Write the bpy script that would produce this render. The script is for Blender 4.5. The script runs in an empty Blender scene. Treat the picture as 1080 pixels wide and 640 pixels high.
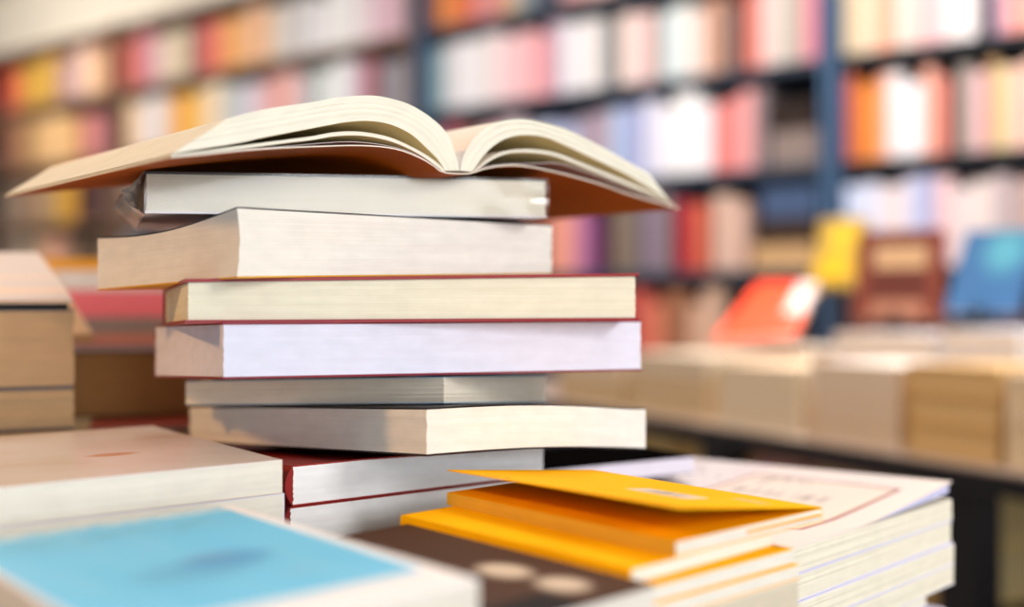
import bpy, math, random
from math import sin, cos, tan, atan, radians, pi
random.seed(7)
SC = bpy.context.scene
COL = SC.collection
F = 1120.0            # focal length in pixels of the 1080x640 frame
HY = 320.0            # eye level row
CAMZ = 0.97           # eye height above the shop floor
YEL = 'ffb800'
TABLE = 0.7535        # height of the display tables

# ------------------------------------------------------------------ helpers
def lin(h):
    h = h.lstrip('#')
    out = []
    for i in (0, 2, 4):
        c = int(h[i:i+2], 16) / 255.0
        out.append(c / 12.92 if c <= 0.04045 else ((c + 0.055) / 1.055) ** 2.4)
    return tuple(out) + (1.0,)

def px(x, y, d):
    """point seen at pixel (x, y) at distance d in front of the eye"""
    return ((x - 540) / F * d, d, CAMZ + (HY - y) / F * d)

def zat(y, d):
    return CAMZ + (HY - y) / F * d

def empty(name, loc, rz=0.0):
    o = bpy.data.objects.new(name, None)
    COL.objects.link(o)
    o.location = loc
    o.rotation_euler = (0, 0, rz)
    o.empty_display_size = 0.02
    return o

def tag(o, label=None, cat=None, group=None, kind=None):
    if label: o['label'] = label
    if cat: o['category'] = cat
    if group: o['group'] = group
    if kind: o['kind'] = kind
    return o

class MB:
    """collects vertices, faces, uvs and material slots of one mesh"""
    def __init__(s):
        s.v = []; s.f = []; s.uv = []; s.mi = []
    def vert(s, p):
        s.v.append(tuple(p)); return len(s.v) - 1
    def face(s, ids, uvs=None, mi=0):
        s.f.append(tuple(ids)); s.uv.append(uvs or [(0, 0)] * len(ids)); s.mi.append(mi)
    def grid(s, P, UV=None, mi=0, flip=False):
        n, m = len(P), len(P[0])
        idx = [[s.vert(P[i][j]) for j in range(m)] for i in range(n)]
        for i in range(n - 1):
            for j in range(m - 1):
                q = [idx[i][j], idx[i+1][j], idx[i+1][j+1], idx[i][j+1]]
                u = [UV[i][j], UV[i+1][j], UV[i+1][j+1], UV[i][j+1]] if UV else [(0, 0)] * 4
                if flip: q.reverse(); u.reverse()
                s.face(q, u, mi)
    def box(s, x0, x1, y0, y1, z0, z1, mi=0):
        c = [(x0,y0,z0),(x1,y0,z0),(x1,y1,z0),(x0,y1,z0),(x0,y0,z1),(x1,y0,z1),(x1,y1,z1),(x0,y1,z1)]
        i = [s.vert(p) for p in c]
        for q in ((0,3,2,1),(4,5,6,7),(0,1,5,4),(1,2,6,5),(2,3,7,6),(3,0,4,7)):
            us = []
            for k in q:
                p = c[k]; us.append((p[0] + p[1], p[2]) if q not in ((0,3,2,1),(4,5,6,7)) else (p[0], p[1]))
            s.face([i[k] for k in q], us, mi)
    def build(s, name, mats, parent=None, smooth=None, merge=True, bevel=0.0, seg=2):
        me = bpy.data.meshes.new(name)
        me.from_pydata(s.v, [], s.f)
        uvl = me.uv_layers.new(name='UVMap')
        k = 0
        for fi, fu in enumerate(s.uv):
            for u in fu:
                uvl.data[k].uv = u; k += 1
        for p, m in zip(me.polygons, s.mi): p.material_index = m
        for m in (mats if isinstance(mats, (list, tuple)) else [mats]): me.materials.append(m)
        if merge:
            import bmesh
            bm = bmesh.new(); bm.from_mesh(me)
            bmesh.ops.remove_doubles(bm, verts=bm.verts, dist=1e-6)
            bmesh.ops.recalc_face_normals(bm, faces=bm.faces)
            if bevel:
                ed = [e for e in bm.edges if len(e.link_faces) == 2 and e.calc_face_angle(0) > 0.7]
                bmesh.ops.bevel(bm, geom=ed, offset=bevel, segments=seg, affect='EDGES', profile=0.6)
            bm.to_mesh(me); bm.free()
        if smooth:
            for p in me.polygons: p.use_smooth = True
            me.set_sharp_from_angle(angle=radians(smooth))
        me.update()
        o = bpy.data.objects.new(name, me)
        COL.objects.link(o)
        if parent: o.parent = parent
        return o

# ------------------------------------------------------------------ materials
_mc = {}
def mat_plain(hexc, rough=0.5, spec=0.25, vary=0.04, bump=0.0, scale=60):
    key = ('p', hexc, rough, spec, vary, bump, scale)
    if key in _mc: return _mc[key]
    m = bpy.data.materials.new('cover_' + hexc); m.use_nodes = True
    nt = m.node_tree; b = nt.nodes['Principled BSDF']
    b.inputs['Roughness'].default_value = rough
    b.inputs['Specular IOR Level'].default_value = spec
    c = lin(hexc)
    tc = nt.nodes.new('ShaderNodeTexCoord')
    n = nt.nodes.new('ShaderNodeTexNoise'); n.inputs['Scale'].default_value = scale; n.inputs['Detail'].default_value = 4
    nt.links.new(tc.outputs['Object'], n.inputs['Vector'])
    r = nt.nodes.new('ShaderNodeValToRGB')
    r.color_ramp.elements[0].position = 0.3; r.color_ramp.elements[1].position = 0.7
    r.color_ramp.elements[0].color = tuple(max(0, x * (1 - vary)) for x in c[:3]) + (1,)
    r.color_ramp.elements[1].color = tuple(min(1, x * (1 + vary)) for x in c[:3]) + (1,)
    nt.links.new(n.outputs['Fac'], r.inputs['Fac'])
    nt.links.new(r.outputs['Color'], b.inputs['Base Color'])
    if bump:
        bp = nt.nodes.new('ShaderNodeBump'); bp.inputs['Strength'].default_value = bump; bp.inputs['Distance'].default_value = 0.002
        nt.links.new(n.outputs['Fac'], bp.inputs['Height']); nt.links.new(bp.outputs['Normal'], b.inputs['Normal'])
    _mc[key] = m
    return m

def mat_pages(hexc, contrast=0.13, lines=1500):
    """paper edges: fine streaks along the leaves (UV: u along the edge in m, v across the leaves in m)"""
    key = ('pg', hexc, contrast, lines)
    if key in _mc: return _mc[key]
    m = bpy.data.materials.new('paper_' + hexc); m.use_nodes = True
    nt = m.node_tree; b = nt.nodes['Principled BSDF']
    b.inputs['Roughness'].default_value = 0.85
    b.inputs['Specular IOR Level'].default_value = 0.15
    c = lin(hexc)
    uv = nt.nodes.new('ShaderNodeUVMap')
    mp = nt.nodes.new('ShaderNodeMapping'); mp.inputs['Scale'].default_value = (7, lines, 1)
    n = nt.nodes.new('ShaderNodeTexNoise'); n.inputs['Scale'].default_value = 1.0; n.inputs['Detail'].default_value = 5; n.inputs['Roughness'].default_value = 0.7
    nt.links.new(uv.outputs['UV'], mp.inputs['Vector']); nt.links.new(mp.outputs['Vector'], n.inputs['Vector'])
    mp2 = nt.nodes.new('ShaderNodeMapping'); mp2.inputs['Scale'].default_value = (14, 30, 1)
    n2 = nt.nodes.new('ShaderNodeTexNoise'); n2.inputs['Detail'].default_value = 3
    nt.links.new(uv.outputs['UV'], mp2.inputs['Vector']); nt.links.new(mp2.outputs['Vector'], n2.inputs['Vector'])
    r = nt.nodes.new('ShaderNodeValToRGB')
    r.color_ramp.elements[0].position = 0.28; r.color_ramp.elements[1].position = 0.62
    r.color_ramp.elements[0].color = tuple(x * (1 - contrast * w) for x, w in zip(c[:3], (0.8, 1.0, 1.25))) + (1,)
    r.color_ramp.elements[1].color = c
    nt.links.new(n.outputs['Fac'], r.inputs['Fac'])
    mx = nt.nodes.new('ShaderNodeMix'); mx.data_type = 'RGBA'; mx.blend_type = 'MULTIPLY'
    mx.inputs['Factor'].default_value = 0.18
    nt.links.new(r.outputs['Color'], mx.inputs['A']); nt.links.new(n2.outputs['Fac'], mx.inputs['B'])
    nt.links.new(mx.outputs['Result'], b.inputs['Base Color'])
    bp = nt.nodes.new('ShaderNodeBump'); bp.inputs['Strength'].default_value = 0.18; bp.inputs['Distance'].default_value = 0.0006
    nt.links.new(n.outputs['Fac'], bp.inputs['Height']); nt.links.new(bp.outputs['Normal'], b.inputs['Normal'])
    _mc[key] = m
    return m

class NT:
    """small node-graph writer for printed covers (UV in metres on the cover)"""
    def __init__(s, name, base, rough=0.45, spec=0.4):
        s.m = bpy.data.materials.new(name); s.m.use_nodes = True
        s.nt = s.m.node_tree; s.b = s.nt.nodes['Principled BSDF']
        s.b.inputs['Roughness'].default_value = rough
        s.b.inputs['Specular IOR Level'].default_value = spec
        uv = s.nt.nodes.new('ShaderNodeUVMap'); sep = s.nt.nodes.new('ShaderNodeSeparateXYZ')
        s.nt.links.new(uv.outputs['UV'], sep.inputs['Vector'])
        s.uv = uv; s.u = sep.outputs['X']; s.v = sep.outputs['Y']
        rgb = s.nt.nodes.new('ShaderNodeRGB'); rgb.outputs[0].default_value = lin(base)
        s.col = rgb.outputs[0]
    def math(s, op, a, b=None):
        n = s.nt.nodes.new('ShaderNodeMath'); n.operation = op
        for i, x in enumerate((a, b)):
            if x is None: continue
            if isinstance(x, (int, float)): n.inputs[i].default_value = x
            else: s.nt.links.new(x, n.inputs[i])
        return n.outputs[0]
    def rect(s, u0, u1, v0, v1):
        a = s.math('MULTIPLY', s.math('GREATER_THAN', s.u, u0), s.math('LESS_THAN', s.u, u1))
        b = s.math('MULTIPLY', s.math('GREATER_THAN', s.v, v0), s.math('LESS_THAN', s.v, v1))
        return s.math('MULTIPLY', a, b)
    def frame(s, u0, u1, v0, v1, w):
        return s.math('SUBTRACT', s.rect(u0, u1, v0, v1), s.rect(u0 + w, u1 - w, v0 + w, v1 - w))
    def noise(s, su, sv, lo, hi, seed=0.0):
        mp = s.nt.nodes.new('ShaderNodeMapping'); mp.inputs['Scale'].default_value = (su, sv, 1); mp.inputs['Location'].default_value = (seed, seed, 0)
        n = s.nt.nodes.new('ShaderNodeTexNoise'); n.inputs['Scale'].default_value = 1; n.inputs['Detail'].default_value = 3
        s.nt.links.new(s.uv.outputs['UV'], mp.inputs['Vector']); s.nt.links.new(mp.outputs['Vector'], n.inputs['Vector'])
        mr = s.nt.nodes.new('ShaderNodeMapRange'); mr.inputs['From Min'].default_value = lo; mr.inputs['From Max'].default_value = hi
        s.nt.links.new(n.outputs['Fac'], mr.inputs['Value'])
        return mr.outputs['Result']
    def blob(s, cu, cv, ru, rv, soft=0.3):
        du = s.math('DIVIDE', s.math('SUBTRACT', s.u, cu), ru); dv = s.math('DIVIDE', s.math('SUBTRACT', s.v, cv), rv)
        r = s.math('SQRT', s.math('ADD', s.math('MULTIPLY', du, du), s.math('MULTIPLY', dv, dv)))
        mr = s.nt.nodes.new('ShaderNodeMapRange'); mr.inputs['From Min'].default_value = 1 + soft; mr.inputs['From Max'].default_value = 1 - soft
        s.nt.links.new(r, mr.inputs['Value'])
        return mr.outputs['Result']
    def paint(s, mask, hexc, amount=1.0):
        if amount != 1.0: mask = s.math('MULTIPLY', mask, amount)
        mx = s.nt.nodes.new('ShaderNodeMix'); mx.data_type = 'RGBA'
        s.nt.links.new(mask, mx.inputs['Factor']); s.nt.links.new(s.col, mx.inputs['A'])
        mx.inputs['B'].default_value = lin(hexc)
        s.col = mx.outputs['Result']
    def done(s):
        s.nt.links.new(s.col, s.b.inputs['Base Color']); return s.m

# ------------------------------------------------------------------ lying books
def slab(mb, u0, u1, v0, v1, fb, ft, cx, cy, nu=10, nv=10, nz=2, jit=0.0, mi=0, hollow=None, z0=0.0, rng=None):
    """closed slab over [u0,u1]x[v0,v1] between heights fb(u,v) and ft(u,v)"""
    rng = rng or random
    us = [u0 + (u1 - u0) * i / nu for i in range(nu + 1)]
    vs = [v0 + (v1 - v0) * i / nv for i in range(nv + 1)]
    ja = [[rng.uniform(-jit, jit) for k in range(nz + 1)] for q in range(4)]
    def pt(u, v, w, k=None):
        a, b = fb(u, v), ft(u, v)
        du = dv = 0.0
        if k is not None:
            if u == us[0]: du = ja[0][k]
            if u == us[-1]: du = ja[1][k]
            if v == vs[0]: dv = ja[2][k]
            if v == vs[-1]: dv = ja[3][k]
            if hollow:
                hu, hv = hollow(u, v, w); du += hu; dv += hv
        return (u + du - cx, v + dv - cy, a + (b - a) * w - z0)
    T = [[pt(u, v, 1, nz) for v in vs] for u in us]
    B = [[pt(u, v, 0, 0) for v in vs] for u in us]
    U = [[(u, v) for v in vs] for u in us]
    mb.grid(T, U, mi); mb.grid(B, U, mi, True)
    ws = [k / nz for k in range(nz + 1)]
    for vv in (v0, v1):
        vv = vs[0] if vv == v0 else vs[-1]
        P = [[pt(u, vv, w, k) for k, w in enumerate(ws)] for u in us]
        Uv = [[(u, (ft(u, vv) - fb(u, vv)) * w + 0.31 * vv) for w in ws] for u in us]
        mb.grid(P, Uv, mi)
    for uu in (us[0], us[-1]):
        P = [[pt(uu, v, w, k) for k, w in enumerate(ws)] for v in vs]
        Uv = [[(v, (ft(uu, v) - fb(uu, v)) * w + 0.17 * uu) for w in ws] for v in vs]
        mb.grid(P, Uv, mi)

def bil(zN, zL, zR, W, L, bow=None):
    def f(u, v):
        z = zN + (zR - zN) * u / L + (zL - zN) * v / W
        return z + (bow(u / L, v / W) if bow else 0.0)
    return f

def fit(xN, xL, xR, W, L):
    n, l, r = (xN - 540) / F, (xL - 540) / F, (xR - 540) / F
    k = (n - l) / (r - n) * L / W
    th = math.atan2(k - l, 1 + k * r)
    d = L * (cos(th) - r * sin(th)) / (r - n)
    return th, d

def book(name, label, N, th, W, L, zb, zt, cover, pages='efe9dc', group=None, spine='backleft', tc=0.0006, over=0.0,
         top_mat=None, bottom=None, spine_col=None, bow_t=None, bow_b=None, jit=0.00025, rough=0.4, lift=None, round_spine=0.0,
         endpaper=None, contrast=0.13, cat='book', hollow=None, nz=14):
    """a closed book lying down. N = near corner (x, y), th = turn, W = depth along the left side, L = length along the right side.
    zb, zt = heights of under side / upper side at near, left and right corner."""
    fb, ft = bil(*zb, W, L, bow_b), bil(*zt, W, L, bow_t)
    cx, cy = L / 2, W / 2
    bx = N[0] + cx * cos(th) - cy * sin(th); by = N[1] + cx * sin(th) + cy * cos(th)
    z0 = min(zb[0], zb[1], zb[2], zb[1] + zb[2] - zb[0])
    root = empty(name, (bx, by, z0), th)
    tag(root, label, cat, group)
    rng = random.Random(hash_str(label))
    e = 0.00005
    cm = mat_plain(cover, rough) if cover != YEL else mat_plain(YEL, .7, .06); pm = mat_pages(pages, contrast)
    mb = MB()
    slab(mb, over, L - over, over, W - over, lambda u, v: fb(u, v) + tc + e, lambda u, v: ft(u, v) - tc - e, cx, cy, 12, 12, nz, jit, z0=z0, rng=rng, hollow=hollow)
    mb.build('page_block', pm, root, smooth=35)
    lf = lift or (lambda a, b: 0.0)
    mb = MB()
    tt = lambda u, v: ft(u, v) + lf(u / L, v / W)
    slab(mb, 0, L, 0, W, lambda u, v: tt(u, v) - tc, tt, cx, cy, 16, 16, 1, z0=z0)
    mb.build('front_cover', top_mat or cm, root, smooth=35)
    mb = MB()
    slab(mb, 0, L, 0, W, fb, lambda u, v: fb(u, v) + tc, cx, cy, 12, 12, 1, z0=z0)
    mb.build('back_cover', mat_plain(bottom, rough) if bottom else cm, root, smooth=35)
    if spine:
        mb = MB(); R = round_spine
        ns = 10
        if spine in ('left', 'backright'):      # runs along v at u = 0 / u = L
            uu = 0.0 if spine == 'left' else L; sg = -1 if spine == 'left' else 1
            o, i2 = [], []
            for j in range(13):
                v = W * j / 12
                o.append([(uu + sg * (0.0004 + R * sin(pi * k / ns)) - cx, v - cy, fb(uu, v) + (ft(uu, v) - fb(uu, v)) * k / ns - z0) for k in range(ns + 1)])
                i2.append([(uu - sg * 0.0003 - cx, v - cy, fb(uu, v) + (ft(uu, v) - fb(uu, v)) * k / ns - z0) for k in range(ns + 1)])
        else:                                   # runs along u at v = 0 / v = W
            vv = 0.0 if spine == 'right' else W; sg = -1 if spine == 'right' else 1
            o, i2 = [], []
            for j in range(13):
                u = L * j / 12
                o.append([(u - cx, vv + sg * (0.0004 + R * sin(pi * k / ns)) - cy, fb(u, vv) + (ft(u, vv) - fb(u, vv)) * k / ns - z0) for k in range(ns + 1)])
                i2.append([(u - cx, vv - sg * 0.0003 - cy, fb(u, vv) + (ft(u, vv) - fb(u, vv)) * k / ns - z0) for k in range(ns + 1)])
        UVo = [[(j / 12 * 0.2, k / ns * 0.02) for k in range(ns + 1)] for j in range(13)]
        mb.grid(o, UVo); mb.grid(i2, UVo, flip=True)
        for a in (0, -1):
            mb.grid([o[a], i2[a]]); mb.grid([[r[a] for r in o], [r[a] for r in i2]])
        mb.build('spine', (cm if not spine_col else mat_plain(spine_col, rough)), root, smooth=40)
    return root, fb, ft, (cx, cy, z0)

def hash_str(s):
    h = 7
    for ch in s: h = (h * 131 + ord(ch)) % 1000003
    return h

def stackbook(name, label, xs, dims, ys, **kw):
    """fit a lying book from what is seen of its near, left and right corner: xs, and (top, bottom) rows of each"""
    (xN, xL, xR), (W, L) = xs, dims
    th, d = fit(xN, xL, xR, W, L)
    dL = d + W * cos(th); dR = d + L * sin(th)
    zt = tuple(zat(y[0], q) for y, q in zip(ys, (d, dL, dR)))
    zb = tuple(zat(y[1], q) for y, q in zip(ys, (d, dL, dR)))
    N = ((xN - 540) / F * d, d)
    print('FIT %-22s yaw %.1f d %.3f L %.3f R %.3f  zt %s zb %s' % (name, math.degrees(th), d, dL, dR, ['%.4f' % (z - CAMZ) for z in zt], ['%.4f' % (z - CAMZ) for z in zb]))
    return book(name, label, N, th, W, L, zb, zt, **kw)

def lvl(z): return (CAMZ + z,) * 3

# ================================================================== MAIN STACK
# white paperbacks with dark red spines under the tall stack
TH_W = radians(35.0)
NW = ((309 - 540) / F * 0.545, 0.545)
def tilt(z, W, L, back=-0.010, right=0.0): return (CAMZ + z, CAMZ + z + back, CAMZ + z + right)
book('paperback', 'white paged paperback with dark red spine directly under the tall stack', NW, TH_W, 0.20, 0.160,
     tilt(-0.1040, .2, .16, -.016, .0), tilt(-0.0822, .2, .16, -.016, -.0035), '9c2b25', 'fbfbfb', spine='left', contrast=.04, round_spine=0.004, spine_col='8c1f1c', tc=.0007,
     bow_t=lambda a, b: -0.0010 * max(0, .25 - a) * 4 * (1 - b), bow_b=lambda a, b: 0.0010 * a * (1 - 0.3 * b), group='red spined white paperbacks')
book('paperback', 'lower white paperback with dark red spine, under its twin beside the yellow booklets', (NW[0] - .001, NW[1] - .002), TH_W, 0.20, 0.160,
     tilt(-0.1250, .2, .16, -.010, .0), tilt(-0.1042, .2, .16, -.016, .0), '8f2522', 'fbfbfb', spine='left', contrast=.04, round_spine=0.004, spine_col='7a1a18', tc=.0007,
     bow_t=lambda a, b: 0.0010 * a * (1 - 0.3 * b), group='red spined white paperbacks')

ST = dict(jit=0.0002)
# seventh from top : white/tan block with black cover
stackbook('paperback', 'thick black covered paperback at the bottom of the tall stack', (450, 200, 681), (0.246, 0.170),
          ((430, 481), (428, 466), (430, 474)), cover='1c1a1d', pages='f1ede6', spine='backleft', tc=.0009,
          bow_t=lambda a, b: 0.0022 * sin(pi * min(1, a * 1.1)) * (1 - b), bow_b=lambda a, b: 0.0022 * sin(pi * a) * (1 - b))
# sixth : small pocket book
stackbook('pocket_book', 'small cream pocket book with pale blue cover, second from bottom in the tall stack', (468, 196, 575), (0.182, 0.132),
          ((397.5, 425), (402, 427), (396, 424)), cover='bcd3e2', pages='ece2d0', spine='backright', tc=.0005)
# fifth : lavender white thick book with maroon cover
stackbook('hardback', 'thick lavender white paged book with thin maroon cover in the tall stack', (235, 163, 677), (0.170, 0.247),
          ((340, 400), (343, 398), (337.5, 391)), cover='7d1f30', pages='e3e4f6', spine='backleft', tc=.0011, over=.0005, contrast=0.06)
# fourth : red hardback
stackbook('hardback', 'cream paged hardback with bright red boards in the tall stack', (195, 172, 674), (0.150, 0.247),
          ((294, 341), (304, 343.5), (288, 338)), cover='8a1019', pages='ece7d2', spine='backleft', tc=.0016, over=.0016, contrast=0.16, bow_t=lambda a, b: 0.0)
# third : big white block, black upper cover, yellow lower cover
stackbook('paperback', 'thick white paged paperback with black upper and yellow lower cover in the tall stack', (250, 103, 582), (0.150, 0.222),
          ((218, 293), (250, 306), (237, 289)), cover='201e20', bottom='e0a21c', pages='f0ece4', spine='backright', tc=.0007,
          bow_t=lambda a, b: -0.0042 * sin(pi * b) * (1 - a), jit=.0002, hollow=lambda u, v, w: (0.0014 * sin(pi * w) * (1 if u < 0.002 and v < .14 else 0), 0))
# second : shrink wrapped book
B2 = stackbook('wrapped_book', 'cream paged book in clear shrink wrap lying just under the open book', (153, 143, 577), (0.155, 0.225),
          ((181, 224.5), (208, 242), (189, 229.5)), cover='15151c', bottom='d9d6dc', pages='e8e3d2', spine='backleft', tc=.0009, over=.0008)

# clear shrink wrap : crumpled film at both ends of the wrapped book
def film_mat(diff=.30, gk=1.0):
    m = bpy.data.materials.new('shrink_wrap_film'); m.use_nodes = True
    nt = m.node_tree; nt.nodes.remove(nt.nodes['Principled BSDF'])
    out = nt.nodes['Material Output']
    tr = nt.nodes.new('ShaderNodeBsdfTransparent'); tr.inputs['Color'].default_value = (.97, .96, .95, 1)
    gl = nt.nodes.new('ShaderNodeBsdfGlossy'); gl.inputs['Roughness'].default_value = 0.12
    df = nt.nodes.new('ShaderNodeBsdfDiffuse'); df.inputs['Color'].default_value = (.85, .80, .77, 1)
    fr = nt.nodes.new('ShaderNodeFresnel'); fr.inputs['IOR'].default_value = 1.6
    m1 = nt.nodes.new('ShaderNodeMixShader'); m2 = nt.nodes.new('ShaderNodeMixShader'); m2.inputs['Fac'].default_value = diff
    mk = nt.nodes.new('ShaderNodeMath'); mk.operation = 'MULTIPLY'; mk.inputs[1].default_value = gk
    nt.links.new(fr.outputs[0], mk.inputs[0]); nt.links.new(mk.outputs[0], m1.inputs[0]); nt.links.new(tr.outputs[0], m1.inputs[1]); nt.links.new(gl.outputs[0], m1.inputs[2])
    nt.links.new(m1.outputs[0], m2.inputs[1]); nt.links.new(df.outputs[0], m2.inputs[2])
    nt.links.new(m2.outputs[0], out.inputs['Surface'])
    return m
FILM = film_mat()
FILM2 = film_mat(.03, .55)
root, fb, ft, (cx, cy, z0) = B2
W2_, L2_ = 2 * cy, 2 * cx
rng = random.Random(5)
mb = MB()
P = []
for i in range(13):                 # crumpled pouch past the left end
    row = []
    for j in range(25):
        b = j / 24
        v = -0.001 + (W2_ + 0.002) * b
        a = i / 12
        u = -0.0004 - 0.011 * sin(pi * a) * (0.55 + 0.45 * cos(9 * b + 2 * a)) - rng.uniform(0, .003) * sin(pi * a)
        z = fb(0, v) - .0005 + (ft(0, v) - fb(0, v) + .001) * a + rng.uniform(-.0014, .0014) * sin(pi * a)
        if j == 0: v += rng.uniform(0, .002)
        row.append((u - cx, v - cy, z - z0))
    P.append(row)
mb.grid(P)
for s in range(9):                  # the tail of film hanging from the near left corner
    pass
o = mb.build('shrink_wrap', FILM, root, smooth=12)
mb = MB(); P = []
for i in range(31):                 # film stretched over the near long side, wrinkled at its right end
    a = i / 30; u = -0.0006 + (L2_ + .0012) * a
    row = []
    for j in range(9):
        b = j / 8
        k = max(0, (a - .76) / .24)
        off = -0.0008 - k * abs(rng.gauss(0, .0009)) * sin(pi * b) - .0006 * k * (1 + sin(40 * a + 7 * b))
        row.append((u - cx, off - cy, fb(u, 0) - .0004 + (ft(u, 0) - fb(u, 0) + .0008) * b - z0))
    P.append(row)
mb.grid(P)
mb.build('shrink_wrap', FILM2, root, smooth=10)

# ------------------------------------------------------------------ the open book on top
TH_O = radians(42.0)
co, so = cos(TH_O), sin(TH_O)
D_O = 0.475
O0 = ((182 - 540) / F * D_O, D_O)           # near left corner in plan
LP = 0.236                                 # page height, running away from the eye
def tail(x, y, push=0.0):
    """local (t along the tail edge, z) of a point seen on the plane of the book's tail"""
    k = (x - 540) / F
    # O0 + t*(co,so) : X = k*Y
    t = (k * O0[1] - O0[0]) / (co - k * so)
    Y = O0[1] + t * so
    return (t, (HY - y) / F * Y + CAMZ)
def resample(pts, n):
    d = [0.0]
    for a, b in zip(pts, pts[1:]): d.append(d[-1] + math.hypot(b[0] - a[0], b[1] - a[1]))
    out = []
    # Catmull-Rom through the points, sampled evenly by length
    def cr(i, t):
        p0 = pts[max(i-1, 0)]; p1 = pts[i]; p2 = pts[i+1]; p3 = pts[min(i+2, len(pts)-1)]
        return tuple(0.5 * ((2*p1[k]) + (-p0[k]+p2[k])*t + (2*p0[k]-5*p1[k]+4*p2[k]-p3[k])*t*t + (-p0[k]+3*p1[k]-3*p2[k]+p3[k])*t**3) for k in range(2))
    for s in range(n + 1):
        q = d[-1] * s / n
        i = 0
        while i < len(d) - 2 and d[i+1] < q: i += 1
        t = (q - d[i]) / max(1e-9, d[i+1] - d[i])
        out.append(cr(i, min(1, max(0, t))))
    return out
OB = empty('open_book', (O0[0], O0[1], CAMZ + 0.055), TH_O)
tag(OB, 'open cream paged paperback lying face up across the top of the tall stack', 'book')
OZ = CAMZ + 0.055
def fan(name, upper, lower, mats, n=40, m=10, depth=LP, jit=0.0004, rngseed=1, droop=0.0, vshift=0.0, wavy=0.0):
    U = resample([tail(*p) for p in upper], n); Lw = resample([tail(*p) for p in lower], n)
    rng = random.Random(rngseed)
    jl = [rng.uniform(-jit, jit) for _ in range(m + 1)]
    mb = MB()
    nd = 14
    def pt(i, k, v, end):
        w = k / m
        a, b = Lw[i], U[i]
        e = jl[k] if end else 0
        z = a[1] + (b[1] - a[1]) * w + droop * (v / depth) ** 2
        return (a[0] + (b[0] - a[0]) * w, v + e + vshift, z - OZ)
    th = [math.hypot(U[i][0] - Lw[i][0], U[i][1] - Lw[i][1]) for i in range(n + 1)]
    ln = [0.0]
    for i in range(n): ln.append(ln[-1] + math.hypot(U[i+1][0] - U[i][0], U[i+1][1] - U[i][1]))
    for v in (0.0, depth):
        mb.grid([[pt(i, k, v, True) for k in range(m + 1)] for i in range(n + 1)],
                [[(ln[i], 0.012 * k / m) for k in range(m + 1)] for i in range(n + 1)], 0)
    vs = [depth * q / nd for q in range(nd + 1)]
    vv = lambda q, k: vs[q] + (jl[k] if q in (0, nd) else 0)
    for k, mi in ((m, 1), (0, len(mats) - 1)):
        mb.grid([[(lambda p: (p[0], p[1], p[2]))(pt(i, k, vs[q], q in (0, nd))) for q in range(nd + 1)] for i in range(n + 1)],
                [[(ln[i], vs[q]) for q in range(nd + 1)] for i in range(n + 1)], mi)
    for i in (0, n):
        mb.grid([[pt(i, k, vs[q], q in (0, nd)) for k in range(m + 1)] for q in range(nd + 1)],
                [[(vs[q], 0.012 * k / m) for k in range(m + 1)] for q in range(nd + 1)], 0)
    return mb.build(name, mats, OB, smooth=40)
PO = mat_pages('f0eddd', 0.06, 1400)
def leaf_mat():
    g = NT('printed_leaf', 'eee8e2', 0.8, 0.1)
    return g.done()
LEAF = leaf_mat(); LEAFB = mat_plain('ecd79c', .8, .1)  # golden undersides: warm light through the leaves painted into the colour
# thick left half
fan('page_block', [(240,125),(262,119),(285,114),(330,107.5),(358,102.5),(391,100.6),(413,104),(434,111),(456,125),(472,141),(479,158),(484,175),(485,180)],
    [(182,162),(215,156.5),(258,149.5),(275,145.5),(330,135),(348.5,131.5),(367,128.5),(391,127.6),(413,131.7),(434,142),(450,156.5),(461.5,168),(469,180)], [PO, LEAF, LEAFB], m=14, rngseed=3)
# thin left gathering under it
fan('page_block', [(181,163),(215,159),(258,153),(300,147.5),(330,143.5),(348,140),(367,138.5),(386,139.6),(410,144.6),(430,153),(448.5,163),(463,173.5),(469,180.5)],
    [(180,165),(215,161.5),(258,156.5),(300,151),(330,147.5),(348,144.3),(367,142.8),(386,143.6),(410,148.5),(430,156.5),(447,166),(460,175.5),(467,181)], [PO, LEAF, LEAFB], m=4, rngseed=4)
# thick right half
fan('page_block', [(485.5,180),(486,175),(489,164),(497,149),(508,138),(519,131),(535,126.3),(552,125.5),(572,129),(600,137.5),(635,155),(660,169),(684,183)],
    [(497.5,181),(500,178.5),(510,164),(525,150.5),(542,143.5),(560,142.5),(580,146),(610,159.5),(635,171),(660,183),(677,193),(692,202),(707,212)], [PO, LEAF, LEAFB], m=14, rngseed=5)
fan('page_block', [(498,181.3),(503,176.5),(517,165.5),(530,160),(542,157.7),(560,157.3),(585,161),(615,172.5),(647,185.5),(677,198),(709,213.5)],
    [(500,181.6),(506,177.5),(518,169),(530,163.5),(542,161),(560,160.8),(585,164.5),(615,176),(647,189),(677,201),(712,216)], [PO, LEAF, LEAFB], m=4, rngseed=6)
COV = mat_plain('b4580a', .6, .08); COVE = mat_plain('e8dccb', .6); COVI = mat_plain('d9d2d4', 0.6)
# cover in one piece: left board, spine, right board
upc = [(180,165.4),(215,162.3),(258,158),(300,155.2),(330,154),(376,152.8),(408,155),(430,160.5),(452,171),(464,180),(470,181.6),(484,182.6),(496,182.2),(505,179),(522,175),(542,173.8),(565,176.4),(600,184.3),(635,194.3),(665,204.8),(716,219.2)]
loc = [(x, y + 1.3) for x, y in upc]
fan('cover', upc, loc, [COVE, COV], n=70, m=1, jit=0, depth=LP + .001, vshift=-.0005)
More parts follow.
